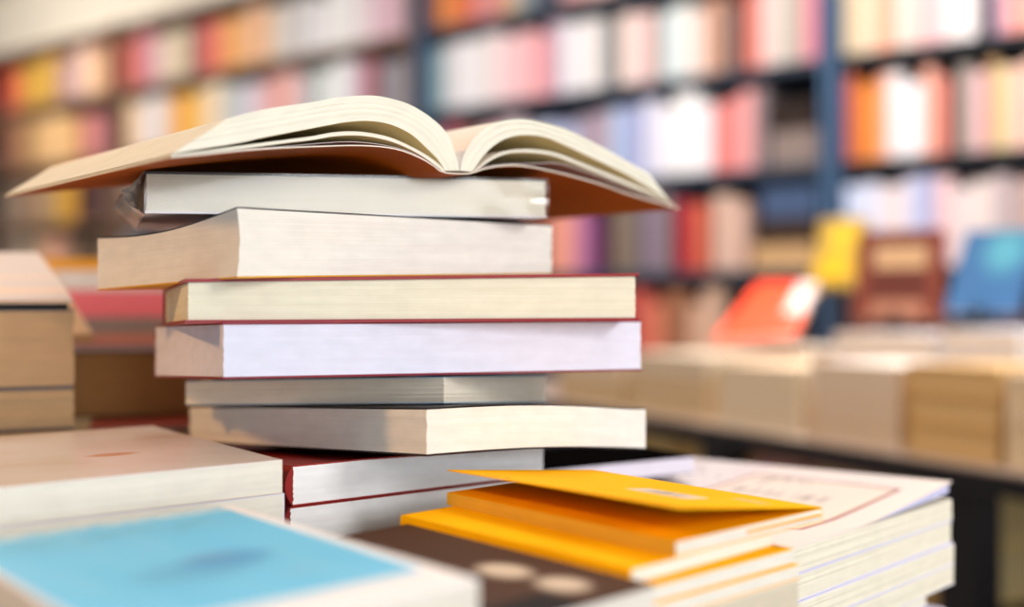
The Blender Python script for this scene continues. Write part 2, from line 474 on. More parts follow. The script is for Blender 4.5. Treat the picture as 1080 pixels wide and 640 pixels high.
# a single loose leaf between cover and gathering on the right
ll = [(503,178.8),(522,173.8),(542,172.2),(565,172),(589,171.5),(615,179),(647,191),(680,204.3),(713,217.5)]
fan('loose_leaf', ll, [(x, y + .5) for x, y in ll], [COVI, COVI], n=40, m=1, jit=0, depth=LP - .002, vshift=.001)
ll = [(182,164),(258,157.2),(300,154),(330,151.2),(367,149),(400,151.5),(430,158.5),(452,169)]
fan('loose_leaf', ll, [(x, y + .5) for x, y in ll], [COVI, COVI], n=40, m=1, jit=0, depth=LP - .002, vshift=.001)

# ================================================================== CREAM PAPERBACKS (left front)
TH_K = radians(38.0)
def plan_from_R(R, th, W, L): return (R[0] - L * cos(th), R[1] - L * sin(th))
RK = ((297 - 540) / F * 0.525, 0.525)
g = NT('beige_glossy_cover', 'f3edea', 0.2, 0.5)
g.paint(g.noise(18, 26, .45, .7), 'e6ceb4', .4)
g.paint(g.blob(.155, .07, .012, .006), 'd88a20', .7)
MK = g.done()
NK = plan_from_R(RK, TH_K, .185, .215)
book('paperback', 'cream paged paperback with glossy beige cover left of the tall stack', NK, TH_K, .185, .215, lvl(-.0937), lvl(-.0772), 'e8dccb', 'f1eee2', top_mat=MK, spine='backright', tc=.0005, contrast=.05, jit=.0001, group='cream paperbacks left of the stack')
book('paperback', 'second cream paperback, right under the glossy beige one', (NK[0] + .0008, NK[1] + .001), TH_K, .185, .215, lvl(-.1105), lvl(-.0940), 'e6e2f0', 'f1eee2', spine='backright', tc=.0005, contrast=.05, jit=.0001, group='cream paperbacks left of the stack')

# ================================================================== BLUE BOOK (front left)
TH_B = radians(41.9)
RB = ((505 - 540) / F * .345, .345)
WB, LB = .170, .115
NB = plan_from_R(RB, TH_B, WB, LB)
g = NT('blue_cover', 'f0eef0', 0.5, 0.2)
g.paint(g.rect(.002, LB - .006, .022, WB - .0005), '70c5ee')
g.paint(g.noise(60, 10, .42, .75), '98d4ea', .25)
g.paint(g.math('MULTIPLY', g.rect(.002, LB - .006, WB - .0095, WB - .0005), g.noise(120, 120, .3, .6)), 'cfe4ea', .8)
g.paint(g.math('MULTIPLY', g.rect(.012, .095, .130, .150), g.noise(70, 160, .48, .60, 3.1)), '6fb4d2', .55)
g.paint(g.blob(.051, .072, .020, .013), '69b4dc', .9)
g.paint(g.blob(.067, .080, .016, .011), '5a9ed0', .9)
g.paint(g.math('MULTIPLY', g.blob(.064, .088, .010, .006), g.noise(500, 500, .5, .6)), 'b48a8a', .35)
g.paint(g.math('MULTIPLY', g.blob(.078, .049, .008, .006), g.noise(500, 500, .5, .6)), 'b4a0b0', .4)
MBLUE = g.done()
book('picture_book', 'pale blue covered book with white border at the front left', NB, TH_B, WB, LB, lvl(-.1014), lvl(-.0895), 'efeae6', 'eae4d8', top_mat=MBLUE, spine='left', tc=.0006, rough=.4)

# ================================================================== DARK BROWN BOOK between blue and yellow
TH_D = radians(43.5)
RD = ((690 - 540) / F * .386, .386)
ND = plan_from_R(RD, TH_D, .145, .125)
g = NT('dark_brown_cover', '4a2f1d', 0.6, 0.12)
g.paint(g.rect(0, .088, 0, .020), '120c0c')
g.paint(g.blob(.101, .023, .0085, .0105, .35), 'd8c6b0', .9); g.paint(g.blob(.099, .052, .0085, .012, .35), 'd8c6b0', .9)
MD = g.done()
book('paperback', 'dark brown covered paperback with beige lettering between the blue book and yellow booklets', ND, TH_D, .145, .125, lvl(-.1205), lvl(-.1020), '2a1a14', 'e6e0d6', top_mat=MD, spine='left', tc=.0006)
# dark teal book under the blue one
RT = (-.152, .335)
TH_T = radians(41)
book('paperback', 'dark teal covered book peeping out under the blue one at the lower left corner', plan_from_R(RT, TH_T, .11, .12), TH_T, .11, .12, lvl(-.1300), lvl(-.1020), '4f6a74', 'c9c2b4', spine='right', tc=.0008)

# ================================================================== YELLOW BOOKLETS
YH = 0.100
def ypt(x, y, z): d = -z * F / (y - HY); return ((x - 540) / F * d, d)
yk = dict(cover=YEL, pages='efebe0', spine='left', tc=.0005, rough=.55, round_spine=.0004)
WY, LY = .141, .095
N2 = ypt(666, 600, -YH); TH_Y2 = radians(43.6)
# top booklet : cover lifted along its near long side
z1b = -YH + .0001; z1t = z1b + .0062
N1 = ypt(713, 587.5, z1b); TH_Y1 = radians(41.5)
g = NT('yellow_cover_barcode', YEL, 0.7, 0.06)
lab = g.rect(.042, .060, .030, .066)
g.paint(lab, 'd8cfc4'); bars = g.math('MULTIPLY', g.rect(.044, .058, .036, .060), g.noise(10, 900, .46, .54)); g.paint(bars, '6a6460', .8)
g.paint(g.rect(.074, .082, .012, .030), 'cdb88a', .8)
g.paint(g.math('MULTIPLY', g.rect(.006, .012, .105, .125), g.noise(200, 500, .5, .55)), 'a87a20', .8)
MY1 = g.done()
Y1 = book('yellow_booklet', 'top yellow booklet with its front cover standing ajar over the pages', N1, TH_Y1, .146, .103, lvl(z1b), lvl(z1t), top_mat=MY1, group='yellow booklets',
          lift=lambda a, b: .0128 * (1 - a) ** 1.05 * (1.0 - .18 * b) + .0006, **{**yk, 'spine': 'backright'})
root, fb, ft, (cx, cy, z0) = Y1
mb = MB()      # yellow endpaper that shows under the raised cover
slab(mb, .0002, .1028, .0002, .1458, lambda u, v: ft(u, v) - .0005, lambda u, v: ft(u, v) - .0001, cx, cy, 6, 6, 1, z0=z0)
mb.build('endpaper', mat_plain('f8b000', .7, .05), root, smooth=30)
mb = MB()      # fore edge strip: the booklet's pages are stained yellow on the near long side
slab(mb, -.0003, .0006, .0001, .1459, fb, lambda u, v: ft(u, v) - .0002, cx, cy, 2, 10, 4, z0=z0)
mb.build('stained_fore_edge', mat_pages('f0bc40', .2), root, smooth=30)
mb = MB()      # yellow divider leaf sticking out of the right end
slab(mb, .046, .1015, -.0006, .09, lambda u, v: fb(u, v) + .0028, lambda u, v: fb(u, v) + .0040, cx, cy, 4, 4, 1, z0=z0)
mb.build('divider_leaf', mat_plain('f3b04a', .6), root, smooth=30)

book('yellow_booklet', 'second yellow booklet, its yellow spine jutting out under the top one', N2, TH_Y2, WY, LY, lvl(-YH - .0064), lvl(-YH), group='yellow booklets', **yk)
N3 = ypt(684, 619, -YH - .0066); 
book('yellow_booklet', 'third yellow booklet from the top, pushed to the right of the second', N3, radians(41.5), WY, LY, lvl(-YH - .0133), lvl(-YH - .0066), group='yellow booklets', **yk)
N4 = (N3[0] + .002, N3[1] + .001)
book('yellow_booklet', 'fourth yellow booklet from the top at the lower edge of the photo', N4, radians(41), WY, LY, lvl(-YH - .0200), lvl(-YH - .0135), group='yellow booklets', **yk)

# ================================================================== CREAM PILE (right front)
CH = 0.118
RC = ((1003 - 540) / F * .703, .703); TH_C = radians(45)
WC, LC = .203, .215
NC = plan_from_R(RC, TH_C, WC, LC)
g = NT('printed_pale_cover', 'e9dcd6', 0.4, 0.45)
g.paint(g.rect(.0, LC, .132, WC), 'dcd2d8', .5)
g.paint(g.frame(.055, .182, .019, .128, .0028), '901a14', 1)
g.paint(g.rect(.0578, .1792, .0218, .1252), 'eedccb', .75)
g.paint(g.math('MULTIPLY', g.rect(.10, .185, .045, .115), g.math('MULTIPLY', g.noise(40, 6, .52, .6), g.noise(2, 160, .52, .56))), '94827c', .8)
g.paint(g.math('MULTIPLY', g.rect(.13, .20, .140, .185), g.noise(120, 90, .60, .64, 2.0)), '6a5468', .8)
MC = g.done()
def clift(a, b):
    k = max(0.0, (a - .42) / .58)
    return .0112 * k ** 1.15 * (1 - .55 * b) + .0015 * b * sin(pi * a)
zc = -CH - .0107
th_c = [.0150, .0146, .0136, .0136, .0134]
labs = ['top book of the cream pile, pale printed cover with thin red frame curling up',
        'second book from the top of the cream pile beside the yellow booklets',
        'third book down in the cream pile, beside the yellow booklets',
        'fourth book down in the cream pile, beside the yellow booklets',
        'fifth book down in the cream pile, set back a little from the right edge']
rngc = random.Random(3)
for i in range(5):
    off = (0, 0) if i == 0 else (rngc.uniform(-.0012, .0012), rngc.uniform(-.0012, .0012))
    if i == 4: off = (-.018, -.006)
    zt_, zb_ = zc, zc - th_c[i] + .0002
    kw = {}
    if i == 0: kw = dict(lift=clift, top_mat=MC)
    _k = book('paperback', labs[i], (NC[0] + off[0], NC[1] + off[1]), TH_C + rngc.uniform(-.006, .006), WC, LC, lvl(zb_), lvl(zt_), 'dcdaf0', 'efe9d6', spine='left', tc=.0007, group='cream pile at the right', contrast=.10, jit=.0003, **kw)
    if i == 0:
        mb = MB()      # lavender flap inside the curling cover
        slab(mb, .003, LC - .001, .002, WC - .002, lambda u, v: CAMZ + zt_ - .0011 + .40 * clift(u / LC, v / WC), lambda u, v: CAMZ + zt_ - .0008 + .93 * clift(u / LC, v / WC), _k[3][0], _k[3][1], 14, 8, 2, z0=_k[3][2])
        mb.build('inner_flap', mat_plain('c3c4e6', .6), _k[0], smooth=35)
    zc -= th_c[i]
ZC_END = zc
# dark covered book lying on the back left corner of the cream pile
TH_E = radians(30)
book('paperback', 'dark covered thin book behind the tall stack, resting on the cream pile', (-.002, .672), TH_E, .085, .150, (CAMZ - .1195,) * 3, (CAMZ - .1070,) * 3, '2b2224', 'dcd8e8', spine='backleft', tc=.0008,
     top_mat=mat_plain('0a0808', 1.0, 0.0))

# ================================================================== SUPPORTING BOOKS further down each pile
def pile(cxy, th, W, L, ztop, n, label, cols, pages='d8cdb8', group=None):
    h = (ztop - (TABLE - CAMZ)) / n
    for i in range(n):
        N = (cxy[0] - L / 2 * cos(th) + W / 2 * sin(th), cxy[1] - L / 2 * sin(th) - W / 2 * cos(th))
        zt_ = ztop - i * h - (.0002 if i else 0)
        zb_ = ztop - (i + 1) * h + (0 if i == n - 1 else .0)
        book('paperback', label[i], N, th, W, L, lvl(zb_), lvl(zt_), cols[i % len(cols)], pages, spine='backleft', tc=.0008, group=group)
def centre(N, th, W, L): return (N[0] + L / 2 * cos(th) - W / 2 * sin(th), N[1] + L / 2 * sin(th) + W / 2 * cos(th))
pile(centre(NC, TH_C, WC, LC), TH_C, WC, LC - .02, ZC_END, 1, ['bottom book of the cream pile standing on the table'], ['dcdaf0'], 'efe9d6')
pile(centre(N4, radians(41), WY, LY), radians(41), .14, .095, -YH - .0201, 3,
     ['white thick book directly under the yellow booklets', 'middle thick book under the yellow booklets', 'lowest thick book under the yellow booklets, on the table'], ['e8e2d6', 'c9b090', 'a86a50'])
pile(centre(ND, TH_D, .145, .125), TH_D, .14, .115, -.1206, 3,
     ['thick book directly under the dark brown paperback', 'middle thick book under the dark brown paperback', 'lowest thick book under the dark brown paperback'], ['3a2a26', '7a6a5c', '46566a'])
pile(centre(plan_from_R(RT, TH_T, .11, .12), TH_T, .11, .12), TH_T, .11, .118, -.1301, 2,
     ['thick book directly under the dark teal one', 'lowest thick book under the dark teal one, on the table'], ['8a4a38', '30404c'])
pile((centre(NK, TH_K, .185, .215)), TH_K, .185, .21, -.1106, 3,
     ['thick book directly under the two cream paperbacks', 'middle thick book under the two cream paperbacks', 'lowest thick book under the two cream paperbacks'], ['cfc4b0', '8c7a66', '5a6670'])
pile(centre(NW, TH_W, .2, .16), TH_W, .19, .155, -.1352, 2,
     ['thick book directly under the red spined paperbacks', 'lowest thick book under the red spined paperbacks, on the table'], ['6a3028', '3c3a44'])

# ================================================================== LEFT PILE behind (tan blocks) and propped book
TH_F = radians(25)
def back_pile(xr, d, th, W, L, rows, **kw):
    """pile whose right near corner is seen at column xr; rows = [(top row, bottom row, cover, pages, label)]"""
    R = ((xr - 540) / F * d, d)
    N = plan_from_R(R, th, W, L)
    for (yt, yb, cov, pg, lab) in rows:
        book('paperback' if 'hardback' not in lab else 'hardback', lab, N, th, W, L, (zat(yb, d),) * 3, (zat(yt, d) - .0002,) * 3, cov, pg, **kw)
    return R, N
R1, N1f = back_pile(78, .68, TH_F, .16, .21, [(326, 408, '3a2c28', 'c8a47c', 'thick tan paged book near the left edge, under the propped white one'),
                                    (408, 452, '544a50', 'c8a67e', 'tan paged book under the thick one at the left edge')], spine='backleft', tc=.0011, jit=.0005)
pile(centre(N1f, TH_F, .16, .21), TH_F, .16, .21, zat(452, .68) - CAMZ - .0001, 2,
     ['thick book under the tan pile at the left edge', 'lowest book of the tan pile at the left edge'], ['7a5a44', '40342e'], 'c0a078')
back_pile(72, .69, TH_F, .15, .20, [(318.6, 325.8, '100e10', '161210', 'thin black notebook lying on the tan pile under the propped white book')], spine='backleft', tc=.001)  # added black slab, darkens the gap beneath the propped cover like its shadow
# propped book: white cover sloping up and away from the eye, tan page edge
def quad_book(name, label, pts, thick, cover_m, page_m, cat='book'):
    """thin book given by four corners of its upper cover (near left, near right, far right, far left) and a thickness"""
    import mathutils
    V = [mathutils.Vector(p) for p in pts]
    nrm = (V[1] - V[0]).cross(V[3] - V[0]).normalized()
    c = sum(V, mathutils.Vector()) / 4 - nrm * thick
    zmin = min((v - nrm * thick).z for v in V)
    root = empty(name, (c.x, c.y, zmin)); tag(root, label, cat)
    org = mathutils.Vector((c.x, c.y, zmin))
    def lay(t0, t1, inset, nm, m):
        mb = MB()
        def P(a, b, t):
            a = inset + a * (1 - 2 * inset); b = inset + b * (1 - 2 * inset)
            p = (V[0] * (1 - a) + V[1] * a) * (1 - b) + (V[3] * (1 - a) + V[2] * a) * b
            return tuple(p - nrm * t - org)
        n = 8
        g_ = [i / n for i in range(n + 1)]
        wu, wv = (V[1] - V[0]).length, (V[3] - V[0]).length
        for t in (t0, t1):
            mb.grid([[P(a, b, t) for b in g_] for a in g_], [[(a * wu, b * wv) for b in g_] for a in g_])
        k = 5
        ts = [t0 + (t1 - t0) * j / k for j in range(k + 1)]
        for e in (0, 1):
            mb.grid([[P(a, e, t) for t in ts] for a in g_], [[(a * wu, t) for t in ts] for a in g_])
            mb.grid([[P(e, b, t) for t in ts] for b in g_], [[(b * wv, t) for t in ts] for b in g_])
        return mb.build(nm, m, root, smooth=35)
    tc = min(.0009, thick * .25)
    lay(0, tc, 0, 'front_cover', cover_m); lay(tc, thick - tc, min(.004, thick), 'page_block', page_m); lay(thick - tc, thick, 0, 'back_cover', cover_m)
    return root
g = NT('white_pink_cover', 'd6cac4', 0.6, 0.2)
g.paint(g.math('MULTIPLY', g.noise(5, 40, .45, .6), g.rect(0, .3, .0, .07)), 'f2cfae', .8)
quad_book('paperback', 'white and peach covered paperback propped up sloping on the tan pile at the left edge',
          [px(-110, 316.5, .665), px(77, 316, .665), px(40, 266, .80), px(-90, 266, .80)], .0025, g.done(), mat_pages('e0b98c'))
quad_book('paperback', 'tan edged thin paperback leaning behind the tan pile at the left',
          [px(-20, 352, .80), px(98, 352, .80), px(47, 272, .90), px(-40, 272, .90)], .008, mat_plain('d9ac80', .5), mat_pages('d9b084'))

# brown block in the shade, between tan pile and tall stack
TH_G = radians(14)
R3, N3g = back_pile(215, .86, TH_G, .15, .155, [(369, 438, '241a18', 'a87c4c', 'thick brown paged book in the shade behind the tall stack')], spine='backleft', tc=.0016)
R4, N4g = back_pile(222, .80, radians(20), .16, .085, [(447, 463, '7c2410', 'a88a78', 'rust red covered book lying behind the cream paperbacks')], spine='backleft', tc=.001)
pile(centre(N4g, radians(20), .16, .085), radians(20), .15, .083, zat(463, .80) - CAMZ - .0001, 2, ['book under the rust red one behind the stack', 'lowest book under the rust red one behind the stack'], ['503828', '3a2c26'])
# bright covers behind it, a pile seen from its spines
TH_H = radians(10)
rowsH = [(273, 286, 'f0a838', 'ead9b8', 'orange yellow book on top of the bright pile behind the tan one'),
         (286, 306, 'f0e8e6', 'ece4dc', 'white book in the bright pile, under the orange yellow one'),
         (306, 334, 'ff8090', 'f0d0d0', 'hot pink book in the bright pile, under the white one'),
         (334, 352, '9c8c8a', 'b8b0a8', 'grey book in the bright pile, under the hot pink one'),
         (352, 371, 'e09284', 'e0b0a0', 'salmon book in the bright pile, under the grey one'),
         (371, 420, '6a4a38', 'a88868', 'brown book in the bright pile, under the salmon one')]
RH, NH = back_pile(205, 1.06, TH_H, .16, .150, rowsH, spine='right', tc=.0012)
pile(centre(NH, TH_H, .16, .15), TH_H, .16, .15, zat(420, 1.06) - CAMZ - .0001, 2, ['book under the brown one in the bright pile', 'lowest book of the bright pile on the table'], ['584438', '3a2c26'])

# ================================================================== NEAR TABLE
WOOD_D = mat_plain('3a302c', .45, .4, .12, scale=9)
BLACK = mat_plain('15151a', .4, .4)
def table(name, label, C0, dirv, length, width, top_m, fascia, shelf_z=None, mid=(), top_t=.022, ins=.012):
    """table: C0 = corner of the near edge, dirv = unit vector along that edge, top to the left hand side of it"""
    th = math.atan2(dirv[1], dirv[0])
    root = empty(name, (C0[0], C0[1], 0), th); tag(root, label, 'table')
    mb = MB(); mb.box(0, length, 0, width, TABLE - top_t, TABLE); mb.build('table_top', top_m, root, bevel=.003, smooth=40)
    for (x0, x1, y0, y1) in ((.002, length - .002, ins, ins + .022), (.002, length - .002, width - .022 - ins, width - ins)):
        mb = MB(); mb.box(x0, x1, y0, y1, TABLE - top_t - fascia, TABLE - top_t - .0004); mb.build('apron', BLACK, root, bevel=.002)
    for (x, y) in ((.03, .03), (length - .09, .03), (.03, width - .09), (length - .09, width - .09)) + tuple((m_, .03) for m_ in mid):
        mb = MB(); mb.box(x, x + .06, y, y + .06, 0, TABLE - top_t - .0005); mb.build('leg', BLACK, root, bevel=.003)
    if shelf_z:
        mb = MB(); mb.box(.03, length - .03, .03, width - .03, shelf_z - .02, shelf_z); mb.build('lower_shelf', mat_plain('6a5a4c', .5, .3, .08), root, bevel=.002)
    return root, th
table('display_table', 'dark display table carrying all the foreground books', (-.85, .12), (1, 0), 1.145, 1.25, WOOD_D, .05)

# ================================================================== BACK TABLE
zT = TABLE - CAMZ
def tp(x, y): d = -zT * F / (y - HY); return ((x - 540) / F * d, d)
e0, e1 = tp(680, 437), tp(1080, 500)
dx, dy = e0[0] - e1[0], e0[1] - e1[1]; ln = math.hypot(dx, dy); ux, uy = dx / ln, dy / ln      # unit vector running away from the eye
def along(xp, w=0.0):  # s of a column, w across the table
    k = (xp - 540) / F
    ox, oy = e1[0] + uy * w, e1[1] - ux * w
    return (k * oy - ox) / (ux - k * uy)
# start point nearer than the right frame edge
BT0 = (e1[0] - ux * .55, e1[1] - uy * .55)
BTL = 2.35
# table body lies to the right of the direction (ux,uy): use reversed edge so that body is on the left hand side
BT1 = (BT0[0] + ux * BTL, BT0[1] + uy * BTL)
table('long_display_table', 'long grey topped display table with black legs behind the cream pile', BT1, (-ux, -uy), BTL, .80, mat_plain('a8968a', .35, .5, .06, scale=12), .028, .52, top_t=.006, ins=.001, mid=(BTL - .55 - along(1022, .06) - .03, BTL - .55 - along(763, .06) - .03))
nx_, ny_ = uy, -ux                       # across the table, away from its near edge
def bt(s, w):                            # point on the table: s along the edge from e1, w across
    return (e1[0] + ux * s + nx_ * w, e1[1] + uy * s + ny_ * w)
TH_T2 = math.atan2(uy, ux)
def small_book(name, label, W, L, h, cov, pg, group=None, cat='book', loc=(0, 0, 0), rz=0.0, rx=0.0, ry=0.0, art=None):
    """a closed book as one mesh: boards, spine (at x=0) and inset paper. local x across the cover, y along the spine, z thickness"""
    mb = MB(); t = min(.0025, h * .12)
    mb.box(0, L, 0, W, 0, t, 0); mb.box(0, L, 0, W, h - t, h, 0); mb.box(0, t, 0, W, t, h - t, 0)
    mb.box(t, L - .003, .003, W - .003, t, h - t, 1)
    o = mb.build(name, [art or mat_plain(cov, .4), mat_pages(pg)], None, merge=False)
    o.location = loc; o.rotation_euler = (rx, ry, rz)
    tag(o, label, cat, group)
    return o
def flat_pile(s, w, rot, W, L, items, where, z=TABLE, group=None):
    """items bottom to top: (thickness, cover, pages)"""
    ords = ['lowest', 'second', 'third', 'fourth', 'fifth', 'sixth']
    zz = z
    p = bt(s, w)
    for i, (h, cov, pg) in enumerate(items):
        small_book('paperback', '%s book from below %s' % ('lowest' if i == 0 else ords[i], where) if i else 'lowest book %s' % where,
                   W, L, h - .0003, cov, pg, group or 'piled books on the long table', loc=(p[0], p[1], zz + .0001), rz=rot)
        zz += h
    return zz
RZ = math.atan2(-uy, -ux)  # along the edge towards the eye
# rows of piles along the near edge (seen with their page edges)
w0 = .03
def edge_pile(x0, x1, w, yt, items_cov, where, depth=.19, group=None):
    s0, s1 = along(x0), along(x1)
    # shift for being further across the table
    def s_at(xp):
        k = (xp - 540) / F
        ox, oy = e1[0] + nx_ * w, e1[1] + ny_ * w
        return (k * oy - ox) / (ux - k * uy)
    s0, s1 = s_at(x0), s_at(x1)
    q = bt((s0 + s1) / 2, w)
    H = zat(yt, q[1]) - TABLE
    n = len(items_cov)
    its = [(H / n, c, p) for c, p in items_cov]
    return flat_pile(s0, w, RZ, depth, abs(s0 - s1), its, where, group=group)
TAN = 'dcc4a4'
edge_pile(590, 655, .03, 377, [('c8a878', 'e6cca4'), ('d8b890', 'eedcc0')], 'in the tan pile at the far end of the long table')
edge_pile(662, 745, .03, 374, [('d0b088', 'ecd4ae'), ('b89868', 'ecd4ae'), ('d8c8b0', 'f0e0c8')], 'in the ochre pile beside the far end of the long table')
edge_pile(757, 842, .03, 386, [('e6d2b4', 'f6e8ce'), ('e6d2b4', 'f6e8ce'), ('e8d4b4', 'f6e8ce')], 'in the cream pile at the middle of the long table')
edge_pile(856, 946, .03, 384, [('d8b898', 'f6e2ca'), ('e2c4a4', 'f6e2ca'), ('e8d8c4', 'f6e2ca'), ('f0e4d8', 'f6e2ca')], 'in the peach pile near the middle of the long table')
edge_pile(958, 1052, .03, 386, [('d0a868', 'ecc88e'), ('cca060', 'ecc88e'), ('d8b078', 'ecc88e')], 'in the ochre pile towards the near end of the long table')
edge_pile(1062, 1150, .03, 398, [('e0c8a8', 'f4e0be'), ('e8d4bc', 'f4e0be')], 'in the pale pile at the right edge of the long table')
# second row further across: white glossy magazines
edge_pile(760, 850, .34, 366, [('e8d0b4', 'f6e4c8'), ('f0dcc4', 'f6e4c8'), ('e8dccc', 'f6e4c8')], 'in the second row pile under the orange book')
zP1 = edge_pile(880, 985, .34, 352, [('d8c8c0', 'f6ece2'), ('e4d8d8', 'f6ece2'), ('ece4e4', 'f6ece2'), ('f0e8ea', 'f6ece2')], 'in the white magazine pile before the framed book', group='white magazines on the long table')
zP2 = edge_pile(990, 1075, .34, 348, [('d8c8c0', 'f6ece2'), ('dcd6e0', 'f6ece2'), ('c8ccdc', 'f6ece2'), ('d8dcec', 'f6ece2')], 'in the bluish white pile before the blue book', group='bluish white books on the long table')

def standing(name, label, x, y0, y1, wpx, d, cov, lean=18, turn=0, th=.03, pages='e0d2bc', art=None, roll=0, base=None):
    """a book on display, leaning back on a small easel; x = centre column, y0/y1 = top/bottom rows"""
    h = (y1 - y0) / F * d / cos(radians(lean)); w = wpx / F * d
    c = px(x, y1, d)
    if base: h += (c[2] - base - .0215) / cos(radians(lean)); c = (c[0], c[1], base + .0215)
    root = empty(name, c, radians(turn)); tag(root, label, 'book')
    def lay(z0, z1, inset, nm, m):
        mb = MB()
        n = 4
        la = radians(lean)
        def P(a, b, t):
            X = -w / 2 + inset + (w - 2 * inset) * a; Zl = inset + (h - 2 * inset) * b
            return (X + math.sin(radians(roll)) * Zl, t * cos(la) + Zl * sin(la), Zl * cos(la) - t * sin(la) + th * sin(la))
        g_ = [i / n for i in range(n + 1)]
        for t in (z0, z1): mb.grid([[P(a, b, t) for b in g_] for a in g_], [[(a * w, b * h) for b in g_] for a in g_])
        for e in (0, 1):
            mb.grid([[P(a, e, t) for t in (z0, z1)] for a in g_], [[(a * w, t) for t in (z0, z1)] for a in g_])
            mb.grid([[P(e, b, t) for t in (z0, z1)] for b in g_], [[(b * w, t) for t in (z0, z1)] for b in g_])
        return mb.build(nm, m, root, smooth=35)
    cm = art(w, h) if art else mat_plain(cov, .4)
    lay(0, .003, 0, 'front_cover', cm); lay(.0031, th - .0031, .004, 'page_block', mat_pages(pages)); lay(th - .003, th, 0, 'back_cover', mat_plain(cov, .4))
    # easel strut behind
    mb = MB(); la = radians(lean)
    zt_ = h * .62 * cos(la); yt_ = h * .62 * sin(la) + th
    z_down = -.021 if base else -(c[2] - TABLE)
    mb.box(-.006, .006, yt_ + .004, yt_ + .012, z_down, zt_)
    mb.box(-.006, .006, -.012, yt_ + .012, -.008, -.001)
    mb.box(-.006, .006, -.02, -.012, z_down, .02)
    mb.build('easel', BLACK, root, bevel=.001)
    return root
def art_yellow(w, h):
    g = NT('yellow_display_cover', 'a98a4a', .5, .3)
    g.paint(g.blob(w * .55, h * .74, w * .34, h * .22, .4), 'e2bc34'); g.paint(g.blob(w * .45, h * .28, w * .42, h * .24, .4), 'eec02c')
    return g.done()
def art_frame(w, h):
    g = NT('brown_framed_cover', '7a3a2c', .5, .3)
    g.paint(g.rect(w * .16, w * .84, h * .10, h * .90), '5c2a22'); g.paint(g.rect(w * .2, w * .82, h * .56, h * .82), 'c09a74')
    g.paint(g.rect(w * .2, w * .80, h * .02, h * .20), 'b07a62', .8)
    return g.done()
def art_blue(w, h):
    g = NT('blue_display_cover', '3c6c9c', .45, .4)
    g.paint(g.blob(w * .62, h * .74, w * .26, h * .24, .5), '58a4b8')
    return g.done()
def art_orange(w, h):
    g = NT('orange_red_cover', 'ff5228', .4, .4)
    g.paint(g.rect(w * .40, w, h * .62, h), 'f4d8d0')
    return g.done()
standing('display_book', 'yellow covered book standing on display beside the red brown one', 878, 232, 306, 50, 2.46, 'b8963c', 12, -30, art=art_yellow, roll=6)
standing('display_book', 'red brown framed book standing on display behind the white magazines', 945, 245, 342, 88, 2.05, '7e3524', 14, -32, art=art_frame, base=zP1)
standing('display_book', 'dark blue book with teal patch leaning on display at the right', 1034, 246, 340, 72, 1.95, '35608c', 16, -32, art=art_blue, roll=12, base=zP2)
# orange red book lying tilted on a pile
def art_or():
    g = NT('orange_red_cover', 'ff4a1e', .4, .4)
    g.paint(g.rect(.12, .40, .10, .40), 'f6dcd4')
    return g.done()
quad_book('display_book', 'orange red and white book lying tilted before the dark shelf', [px(752, 358, 2.26), px(838, 352, 2.22), px(862, 298, 2.36), px(800, 298, 2.42)], .018, art_or(), mat_pages('e8d8c8'))
# books on the lower shelf of the long table
lowz = .52
rngl = random.Random(11)
cl = ['c8a85c', 'd0b068', 'c4a060', 'd8bc7c', 'c89c48', 'b88c3c', 'd09010', 'd88a98', 'e0a0a8', 'd8c09a', 'e4c870', 'b8a888', 'c8b070', 'd8b060', 'c09858']
s = along(1085, .09); i = 0
LEGS = [along(1022, .06), along(763, .06)]
ordw = ['first', 'second', 'third', 'fourth', 'fifth', 'sixth', 'seventh', 'eighth', 'ninth', 'tenth', 'eleventh', 'twelfth', 'thirteenth', 'fourteenth', 'fifteenth', 'sixteenth', 'seventeenth', 'eighteenth', 'nineteenth', 'twentieth']
slist = []
while s < along(600):
    wdt = rngl.uniform(.10, .15)
    for q_ in LEGS:
        if s - .04 < q_ < s + wdt + .04: s = q_ + .042
    slist.append((s, wdt)); s += wdt + rngl.uniform(.01, .04)
colr = ['f4d080', 'e8b0b4', 'e0a828', 'e8c878', 'e0c070', 'c4a45c', 'd8bc7c', 'c8a85c', 'c8ac68', 'd4b878', 'c8a464', 'd0b070', 'c8a860', 'd0b070']
for i, (s0, wdt) in enumerate(slist):
    for j in range(2):
        p = bt(s0 + wdt, .08 + rngl.uniform(0, .02)); h = rngl.uniform(.075, .085)
        c = colr[min(i, len(colr) - 1)]
        small_book('paperback', '%s thick book of the %s pile from the right under the long table' % (('lower', 'upper')[j], ordw[i]), .19, wdt, .088, c, 'e0c890' if i != 2 else 'e0a8ac',
                   'books under the long table', loc=(p[0], p[1], lowz + .0005 + j * .0885), rz=RZ)

# ================================================================== BOOKCASES along the back wall
DW, XV = 3.31, 1050.0
def wd(x): return DW * (950 + XV) / (x + XV)               # depth of the book spines at a column
def wpt(x): d = wd(x); return ((x - 540) / F * d, d)
A_, B_ = wpt(0), wpt(1080)
wx, wy = B_[0] - A_[0], B_[1] - A_[1]; wl = math.hypot(wx, wy); wx /= wl; wy /= wl
WRZ = math.atan2(wy, wx)
WN = (-wy, wx)                                              # from the spines into the wall
def ws(x): p = wpt(x); return (p[0] - A_[0]) * wx + (p[1] - A_[1]) * wy    # metres along the wall from column 0
def wp(s, back=0.0): return (A_[0] + wx * s + WN[0] * back, A_[1] + wy * s + WN[1] * back)
LINES = [-.577, -.237, .103, .443, .783, 1.123, 1.463]
NAVY = mat_plain('343f50', .5, .3, .08); POST = mat_plain('4a688a', .5, .3, .05); BROWN = mat_plain('7a5e4c', .55, .3, .1); BPANEL = mat_plain('54413a', .6)
DARKP = mat_plain('282d38', .6)
